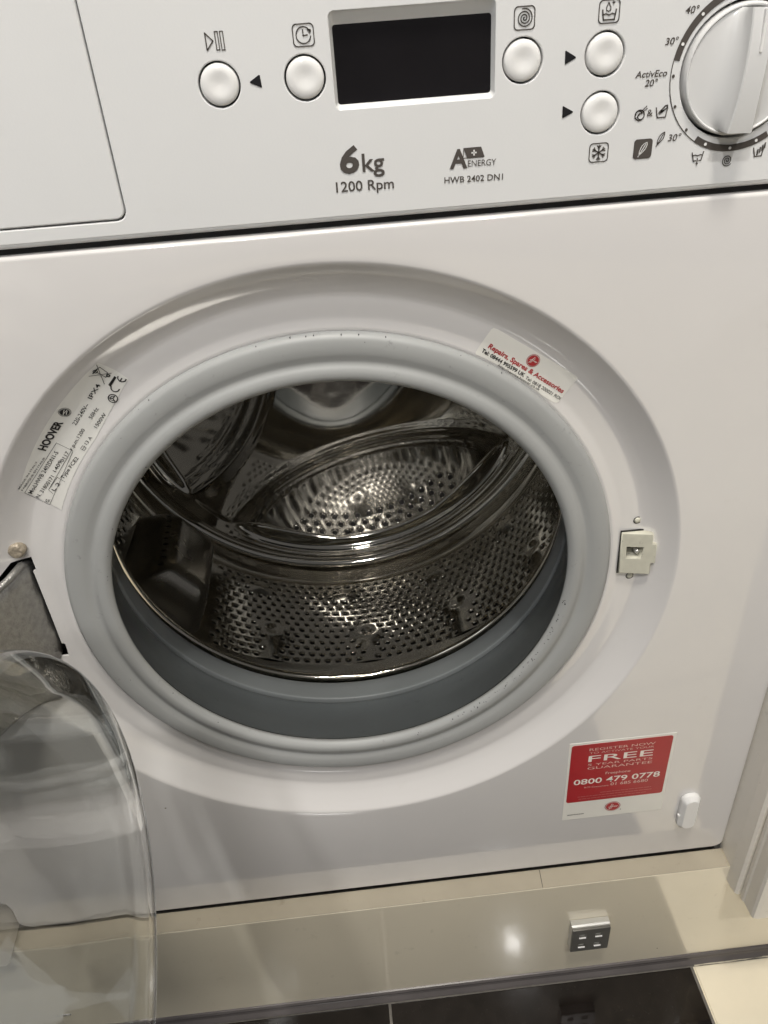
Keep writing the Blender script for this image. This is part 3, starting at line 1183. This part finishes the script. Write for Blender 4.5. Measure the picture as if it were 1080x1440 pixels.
# ------------------------------------------------------------------ latch, rivets, bolt
lt = mine(plate('door_latch', [[(.1775, .0235), (.1964, .0232), (.1966, .0155), (.1992, .0155), (.1996, .0003), (.1970, .0003), (.1973, -.0086), (.1781, -.0082)],
                               [(.1812, .0130), (.1912, .0129), (.1904, .0040), (.1815, .0040)]], .0105, .0060, .0005, M['latch'], wm))
for vv in lt.data.vertices:
    vv.co.y -= (vv.co.x - .1775) / .022 * .0046
o = plate('latch_gap', [[(.1768, .0246), (.1942, .0243), (.1944, -.0097), (.1774, -.0092)], [(.1805, .0138), (.1920, .0138), (.1920, .0032), (.1805, .0032)]], .0119, .0006, .0001, M['void'], lt)
vl, fl_ = box_vf(.1812, .1914, .0118, .024, .0038, .0132)
fl_ = [q for q in fl_ if q != (0, 4, 5, 1)]
o = pyd('latch_pocket', vl, fl_, M['latch'], lt)
o = box('latch_back', .1810, .1916, .0225, .0235, .0036, .0134, M['void'], lt)
v = [(.1893 + .0016 * cos(2 * pi * q / 16), y, .0068 + .0016 * sin(2 * pi * q / 16)) for y in (.0112, .018) for q in range(16)]
f = [(q, (q + 1) % 16, 16 + (q + 1) % 16, 16 + q) for q in range(16)] + [tuple(range(16))]
pyd('roller', v, f, M['silver'], lt, True, recalc=True)
for cx, cz in ((.1869, .0313), (.1869, -.0131)):
    pr = [(.0001, -.0011), (.0012, -.0010), (.0018, -.0006), (.0021, .0), (.0021, .002)]
    y0 = dish_y(cx, cz)
    v = [(cx + r * cos(2 * pi * q / 20), y0 + y, cz + r * sin(2 * pi * q / 20)) for r, y in pr for q in range(20)]
    f = [(i * 20 + q, (i + 1) * 20 + q, (i + 1) * 20 + (q + 1) % 20, i * 20 + (q + 1) % 20) for i in range(4) for q in range(20)] + [tuple(range(20))]
    rv = mine(pyd('rivet', v, f, M['latch'], wm, True, recalc=True))
    v, f = lathe_data([(.0019, 0), (.0027, 0)], 20)
    pyd('rivet_shadow_gap', [(cx + p[0], y0 - .00015, cz + p[2]) for p in v], f, M['void'], rv)
cx, cz = -.1890, .0578
y0 = dish_y(cx, cz)
v, f = [], []
pr = [(.0006, -.0030), (.0030, -.0034), (.0040, -.0031), (.0047, -.0020), (.0049, -.0008), (.0050, .002)]
for i, (r, y) in enumerate(pr):
    for q in range(24):
        a = 2 * pi * q / 24
        k = 1 + (.05 * abs(cos(3 * a)) if i > 1 else 0)
        v.append((cx + r * k * cos(a), y0 + y + random.uniform(-.0002, .0002), cz + r * k * sin(a)))
f = [(i * 24 + q, (i + 1) * 24 + q, (i + 1) * 24 + (q + 1) % 24, i * 24 + (q + 1) % 24) for i in range(5) for q in range(24)] + [tuple(range(24))]
mine(pyd('hinge_bolt', v, f, M['bolt'], wm, True, recalc=True))

# ------------------------------------------------------------------ drain plug cover at bottom right
cvx, cvz = .2578, -.2560


v = []
NC = 28
for (hw, hh, c, y) in ((.0078, .0208, .0070, -.0002), (.0078, .0208, .0070, -.0032), (.0074, .0204, .0066, -.0037), (.0053, .0176, .0050, -.0064), (.0049, .0172, .0046, -.0067)):
    v += [(cvx + x, y, cvz + z) for x, z in rrect(-hw, hw, -hh, hh, c, 6)]
f = [(i * NC + q, (i + 1) * NC + q, (i + 1) * NC + (q + 1) % NC, i * NC + (q + 1) % NC) for i in range(4) for q in range(NC)] + [tuple(range(4 * NC, 5 * NC))]
cv = mine(pyd('cover_cap', v, f, M['button'], wm, False, recalc=True))
v, f = box_vf(cvx - .0088, cvx - .0072, -.0040, -.0022, cvz - .0040, cvz - .0022)
pyd('cap_clip', v, f, M['button'], cv, recalc=True)

# ------------------------------------------------------------------ stickers
# rating label follows the dish
v, f = [], []
NU, NV = 44, 10
for i in range(NU + 1):
    for j in range(NV + 1):
        s, t = i / NU, j / NV
        ao = 123.4 + (150.8 - 123.4) * s
        ai = 122.8 + (153.2 - 122.8) * s
        ro = .2028 + (.2002 - .2028) * s
        ri = .1857 + (.1766 - .1857) * min(1, s * 4) if s < .25 else .1766
        ri = .1766 + (.1857 - .1766) * max(0, 1 - s * 2.2) ** 1.5
        a = radians(ao + (ai - ao) * t)
        r = ro + (ri - ro) * t
        x, z = r * cos(a), r * sin(a)
        v.append((x, dish_y(x, z) - .00025, z))
for i in range(NU):
    for j in range(NV):
        f.append((i * (NV + 1) + j, (i + 1) * (NV + 1) + j, (i + 1) * (NV + 1) + j + 1, i * (NV + 1) + j + 1))
rl = mine(pyd('rating_label', v, f, M['label'], wm, True, label='curved white rating label with black maker print'))
BI = M['blackink']
for s, a, b, h, bo in [('HOOVER', (-.1541, .12), (-.1399, .1359), .0040, .035), ('Mod.HWB 2402DN1-S', (-.1697, .0934), (-.1481, .1173), .0024, 0),
                       ('N. 31800171', (-.1673, .0894), (-.1549, .1022), .0022, 0), ('1409', (-.1532, .105), (-.1479, .1113), .0021, 0),
                       ('0117', (-.1475, .1109), (-.1426, .1164), .0021, 0), ('G.', (-.1633, .0857), (-.1615, .0877), .0021, 0),
                       ('L 2', (-.1577, .0928), (-.1531, .0972), .0021, 0), ('Type FCE2', (-.1507, .0999), (-.1387, .1122), .0021, 0),
                       ('r.p.m.1200', (-.1407, .1177), (-.1305, .1293), .0020, 0), ('13 A', (-.1321, .1199), (-.128, .124), .0019, 0),
                       ('220-240V~', (-.1346, .1326), (-.1242, .1439), .0022, 0), ('IPX4', (-.1221, .1469), (-.1151, .1548), .0024, .006),
                       ('50Hz', (-.1254, .1351), (-.12, .1409), .0021, 0), ('1500W', (-.1241, .1293), (-.1169, .1371), .0021, 0),
                       ('FABRIQUE EN ITALIE', (-.1729, .0973), (-.1557, .1153), .0010, 0), ('MADE IN ITALY', (-.1739, .0991), (-.1598, .1142), .0009, 0)]:
    text('printed_text', s, a, b, h, BI, rl, surf=dish_y, off=.0005, bold=bo + .006)


def lab(strokes, fills=()):
    return ribbons('printed_icon', strokes, BI, rl, surf=dish_y, off=.0005, fills=fills)


def ring_pts(c, r, a0=0, a1=360, n=28):
    return circ(c[0], c[1], r, n, a0, a1)


lab([([(-.1474, .1236), (-.1404, .1172), (-.1629, .0842), (-.1726, .0956)], .00022, True), ([(-.1605, .0943), (-.1408, .1180)], .00022, False),
     ([(-.1590, .0914), (-.1605, .0943), (-.1535, .1017), (-.1504, .0981)], .00022, False)])
c = (-.1369, .1423)
lab([(ring_pts(c, .0029), .0002, True), (ring_pts(c, .0024), .00015, True)], fills=[ring_pts(c, .0022)])
ribbons('printed_icon', [([(c[0] - .0013, c[1] - .0016), (c[0] + .0004, c[1] + .0018)], .0003, False), ([(c[0] - .0004, c[1] - .0004), (c[0] + .0014, c[1] + .0010)], .0003, False),
                         ([(c[0] + .0002, c[1] - .0016), (c[0] + .0014, c[1] + .0006)], .0003, False)], M['label'], rl, surf=dish_y, off=.0007)
# crossed bin, bar, CE, approval ring, fuse
lab([([(-.1184, .1619), (-.1079, .1610)], .0003, False), ([(-.1126, .1682), (-.1132, .1551)], .0003, False),
     ([(-.1150, .1647), (-.1118, .1662), (-.1096, .1618), (-.1112, .1590)], .00035, True), ([(-.1162, .1630), (-.1130, .1655)], .0006, False),
     (ring_pts((-.1147, .1640), .0010, 0, 360, 12), .0004, True), (ring_pts((-.1098, .1598), .0007, 0, 360, 10), .0006, True)],
    fills=[[(-.1070, .1590), (-.1062, .1580), (-.1106, .1530), (-.1115, .1542)]])
lab([(circ(-.1085, .1519, .0021, 16, 145, 335), .0006, False), (circ(-.1036, .1572, .0021, 16, 145, 335), .0006, False), ([(-.1052, .1555), (-.1037, .1571)], .0006, False)])
c = (-.1112, .1461)
lab([(ring_pts(c, .0024), .0005, True)] + [([c, (c[0] + .0019 * cos(radians(a)), c[1] + .0019 * sin(radians(a)))], .0005, False) for a in (45, 165, 285)] +
    [(ring_pts(c, .0013, 60, 150, 8), .0004, False), (ring_pts(c, .0013, 180, 270, 8), .0004, False)])
d = Vector((.70, .71))
nn = Vector((-.71, .70))
cf = Vector((-.1346, .1181))
P = lambda a, b: tuple(cf + d * a + nn * b)
lab([([P(-.0010, -.0011), P(.0012, -.0011), P(.0012, .0011), P(-.0010, .0011)], .00025, True), ([P(-.0014, 0), P(.0018, 0)], .00025, False)])

# service sticker
co = [(.0934, .1668), (.1417, .1333), (.1307, .1172), (.0832, .1517)]
v, f = [], []
for i in range(21):
    for j in range(11):
        s, t = i / 20, j / 10
        s_, t_ = s, t
        if i in (0, 20) and j in (0, 10):
            s_ = .012 if i == 0 else .988
            t_ = .03 if j == 0 else .97
        p = [(co[0][k] * (1 - s_) + co[1][k] * s_) * (1 - t_) + (co[3][k] * (1 - s_) + co[2][k] * s_) * t_ for k in (0, 1)]
        rr = hypot(*p)
        if rr < .1736:
            p = [p[0] * .1736 / rr, p[1] * .1736 / rr]
        v.append((p[0], dish_y(*p) - .00025, p[1]))
for i in range(20):
    for j in range(10):
        f.append((i * 11 + j, (i + 1) * 11 + j, (i + 1) * 11 + j + 1, i * 11 + j + 1))
sv = mine(pyd('service_sticker', v, f, M['label_clear'], wm, True, label='white service sticker with red and black lettering'))
text('printed_text', 'Repairs, Spares & Accessories', (.0907, .1551), (.1331, .1239), .0029, M['redink'], sv, dish_y, .0005, .028)
text('printed_text', 'Tel: 08444 995599 UK', (.0871, .1532), (.1109, .1360), .0022, BI, sv, dish_y, .0005, .030)
text('printed_text', 'Tel: 0818 200021 ROI', (.1115, .1350), (.1318, .1198), .0020, BI, sv, dish_y, .0005, .006)
text('printed_text', 'http://service.hoover.co.uk', (.0963, .1438), (.1198, .1269), .0016, BI, sv, dish_y, .0005, .004)


def maker_badge(c, rx, rz, parent, surf, off, rot=0.0):
    el = lambda k, n=32: [(c[0] + rx * k * cos(2 * pi * q / n) * cos(rot) - rz * k * sin(2 * pi * q / n) * sin(rot),
                           c[1] + rx * k * cos(2 * pi * q / n) * sin(rot) + rz * k * sin(2 * pi * q / n) * cos(rot)) for q in range(n)]
    ribbons('printed_badge', [(el(1.0), rx * .07, True)], M['redink'], parent, surf, off, fills=[el(.88)])
    Q = lambda a, b: (c[0] + rx * a * cos(rot) - rz * b * sin(rot), c[1] + rx * a * sin(rot) + rz * b * cos(rot))
    ribbons('printed_badge', [([Q(-.45, -.55), Q(-.12, .62)], rx * .09, False), ([Q(-.22, -.45), Q(.06, .45)], rx * .07, False), ([Q(-.6, -.1), Q(-.2, .08), Q(.1, -.02)], rx * .06, False),
                              ([Q(.1, .0), Q(.24, .10), Q(.3, -.08), Q(.44, .10), Q(.5, -.06), Q(.66, .08)], rx * .09, False)], M['whiteink'], parent, surf, off + .0003)


maker_badge((.1157, .1453), .0036, .0036, sv, dish_y, .0005, -.6)

# guarantee sticker
co = [(.1533, -.1600), (.2350, -.1590), (.2350, -.2525), (.1535, -.2522)]
gs = mine(plate('guarantee_sticker', [rrect(.1533, .2352, -.2524, -.1594, .0008, 2)], -.00035, .0003, .00005, M['label_clear'], wm, label='red and white guarantee sticker with phone numbers'))
plate('red_field', [rrect(.1551, .2328, -.2300, -.1618, .0022, 5)], -.0006, .00018, .00002, M['red'], gs)
WI, PK = M['whiteink'], M['pink']
for s, a, b, h, m_, bo in [('REGISTER NOW', (.1689, -.1690), (.2196, -.1694), .0029, PK, .0), ('TO ACTIVATE YOUR', (.1692, -.1727), (.2190, -.1729), .0022, PK, -.006),
                           ('FREE', (.1689, -.1818), (.2192, -.1822), .0074, WI, .004), ('5 YEAR PARTS', (.1689, -.1864), (.2194, -.1867), .0026, PK, .0),
                           ('GUARANTEE', (.1690, -.1908), (.2197, -.1913), .0030, PK, .0), ('Freephone', (.1839, -.1986), (.2036, -.1990), .0029, PK, .006),
                           ('0800 479 0778', (.1594, -.2080), (.2279, -.2086), .0066, WI, .014), ('ROI Customers', (.1684, -.2132), (.1877, -.2135), .0018, PK, .0),
                           ('01 685 6680', (.1892, -.2132), (.2191, -.2135), .0036, PK, .006)]:
    text('printed_text', s, a, b, h, m_, gs, FLAT, .0008, bo)
for x0, x1, z in ((.1820, .2225, -.2205), (.1640, .2240, -.2235), (.1650, .2190, -.2265)):
    st, x = [], x0
    while x < x1:
        L = random.uniform(.0012, .0042)
        st.append(([(x, z), (min(x + L, x1), z)], .0007, False))
        x += L + .0009
    ribbons('printed_small_print', st, M['faint'], gs, FLAT, .0008)
st, x = [], .1573
while x < .1700:
    L = random.uniform(.0008, .0022)
    st.append(([(x, -.2458), (x + L, -.2458)], .0007, False))
    x += L + .0006
ribbons('printed_small_print', st, M['ink'], gs, FLAT, .0008)
maker_badge((.1937, -.2403), .0061, .0056, gs, FLAT, .0008)
ribbons('printed_small_print', [], M['ink'], gs, FLAT, .0008, fills=[circ(.2006, -.2452, .0005, 10)])

# ------------------------------------------------------------------ open glass door
HX, HY = -.2082, -.0187
dcx, dcy = -.208, -.2267          # the open door's axis, pointing to +x


def xlathe(prof, n=144):
    v, f = [], []
    for x, r in prof:
        for k in range(n):
            a = 2 * pi * k / n
            v.append((x, dcy + r * cos(a), r * sin(a)))
    for i in range(len(prof) - 1):
        for k in range(n):
            q = (k + 1) % n
            f.append((i * n + k, i * n + q, (i + 1) * n + q, (i + 1) * n + k))
    return v, f, n


XE = -.1166
outer = [(-.2420, .1640), (-.2400, .1600), (-.2350, .1545), (-.2250, .1490), (-.2050, .1452), (-.1800, .1430), (-.1600, .1418)]
rc = .0194
for k in range(1, 11):
    a = pi / 2 * k / 10
    outer.append((XE - rc + rc * sin(a), .1409 - rc + rc * cos(a)))
outer += [(XE + .0002, .08), (XE + .0003, .03), (XE + .0003, .0004)]
tk = .0062
inner = [(XE - .0090, .0004), (XE - .0092, .03), (XE - .0090, .08)]
for k in range(10, -1, -1):
    a = pi / 2 * k / 10
    inner.append((XE - .0085 - rc * .9 + rc * .9 * sin(a), .1409 - tk - rc * .9 + rc * .9 * cos(a)))
inner += [(-.1800, .1366), (-.2050, .1390), (-.2250, .1428), (-.2350, .1485), (-.2420, .1560)]
prof = smooth_prof(outer[:7], 3)[:-1] + outer[6:] + inner
v, f, n = xlathe(prof + [prof[0]], 160)
door = mine(pyd('door', *xlathe(smooth_prof([(-.2480, .1590), (-.2470, .1680), (-.2480, .1950), (-.2500, .2030), (-.2560, .2060), (-.2660, .2040), (-.2720, .1950), (-.2740, .1750), (-.2720, .1610), (-.2600, .1570), (-.2480, .1590)], 3), 144)[:2], M['panel'], wm, True, recalc=True))
me = bpy.data.meshes.new('glass_bowl')
me.from_pydata(v, [], f)
bm = bmesh.new()
bm.from_mesh(me)
bmesh.ops.remove_doubles(bm, verts=bm.verts, dist=1e-6)
bmesh.ops.holes_fill(bm, edges=[e for e in bm.edges if e.is_boundary], sides=200)
bmesh.ops.recalc_face_normals(bm, faces=bm.faces)
bm.to_mesh(me)
bm.free()
gl = link('glass_bowl', me, M['glass'], door, True)
me.set_sharp_from_angle(angle=radians(60))
# cast hinge arm from the slot to the door frame
arm_front = [(-.1925, .012, .0478), (-.1868, .012, .0405), (-.1872, .010, -.028), (-.1900, .009, -.0300)]
prof_h = [(.0500, .0345), (.0455, .0400)]
v = []
path = [(-.1905, .030, .040, -.029), (-.1905, .012, .0455, -.0300), (-.1960, .000, .0430, -.0330), (-.2080, -.016, .0390, -.0360), (-.2240, -.034, .0380, -.0370), (-.2450, -.046, .0390, -.0370), (-.2600, -.050, .0400, -.0370)]
N = 9
rows = []
for i, (x, y, zt, zb) in enumerate(path):
    row = []
    for k in range(N):
        t = k / (N - 1)
        z = zt + (zb - zt) * t
        row.append((x + .0006 * sin(k * 2.1 + i), y + .0007 * cos(k * 1.7 + i * 2), z))
    rows.append(row)
v = [p for r_ in rows for p in r_]
f = [(i * N + k, (i + 1) * N + k, (i + 1) * N + k + 1, i * N + k + 1) for i in range(len(path) - 1) for k in range(N - 1)]
hg = pyd('hinge_arm', v, f, M['cast'], door, True, recalc=True)
md = hg.modifiers.new('thickness', 'SOLIDIFY')
md.thickness = .0045
md.offset = 0
# raised rounded rib at the top of the arm
v, f = [], []
tp = [(-.1898, .020, .0400), (-.1900, .008, .0470), (-.1945, -.002, .0450), (-.2060, -.016, .0410), (-.2240, -.036, .0400), (-.2450, -.048, .0405)]
for i, p in enumerate(tp):
    q0 = Vector(tp[max(i - 1, 0)])
    q1 = Vector(tp[min(i + 1, len(tp) - 1)])
    d = (q1 - q0).normalized()
    a_ = d.orthogonal().normalized()
    b_ = d.cross(a_)
    for k in range(10):
        an = 2 * pi * k / 10
        w = Vector(p) + (a_ * cos(an) + b_ * sin(an)) * .0022
        v.append(tuple(w))
f = [(i * 10 + k, i * 10 + (k + 1) % 10, (i + 1) * 10 + (k + 1) % 10, (i + 1) * 10 + k) for i in range(len(tp) - 1) for k in range(10)]
pyd('hinge_rib', v, f, M['cast'], door, True, recalc=True)

# light focused and passed on by the glass of the door
gl.cycles.is_caustics_caster = True
for o in bpy.data.objects:
    if o.name.split('.')[0] in ('front_panel', 'plinth_board', 'tile', 'side_panel', 'cabinet_door', 'guarantee_sticker', 'seal_strip', 'hinge_arm'):
        o.cycles.is_caustics_receiver = True
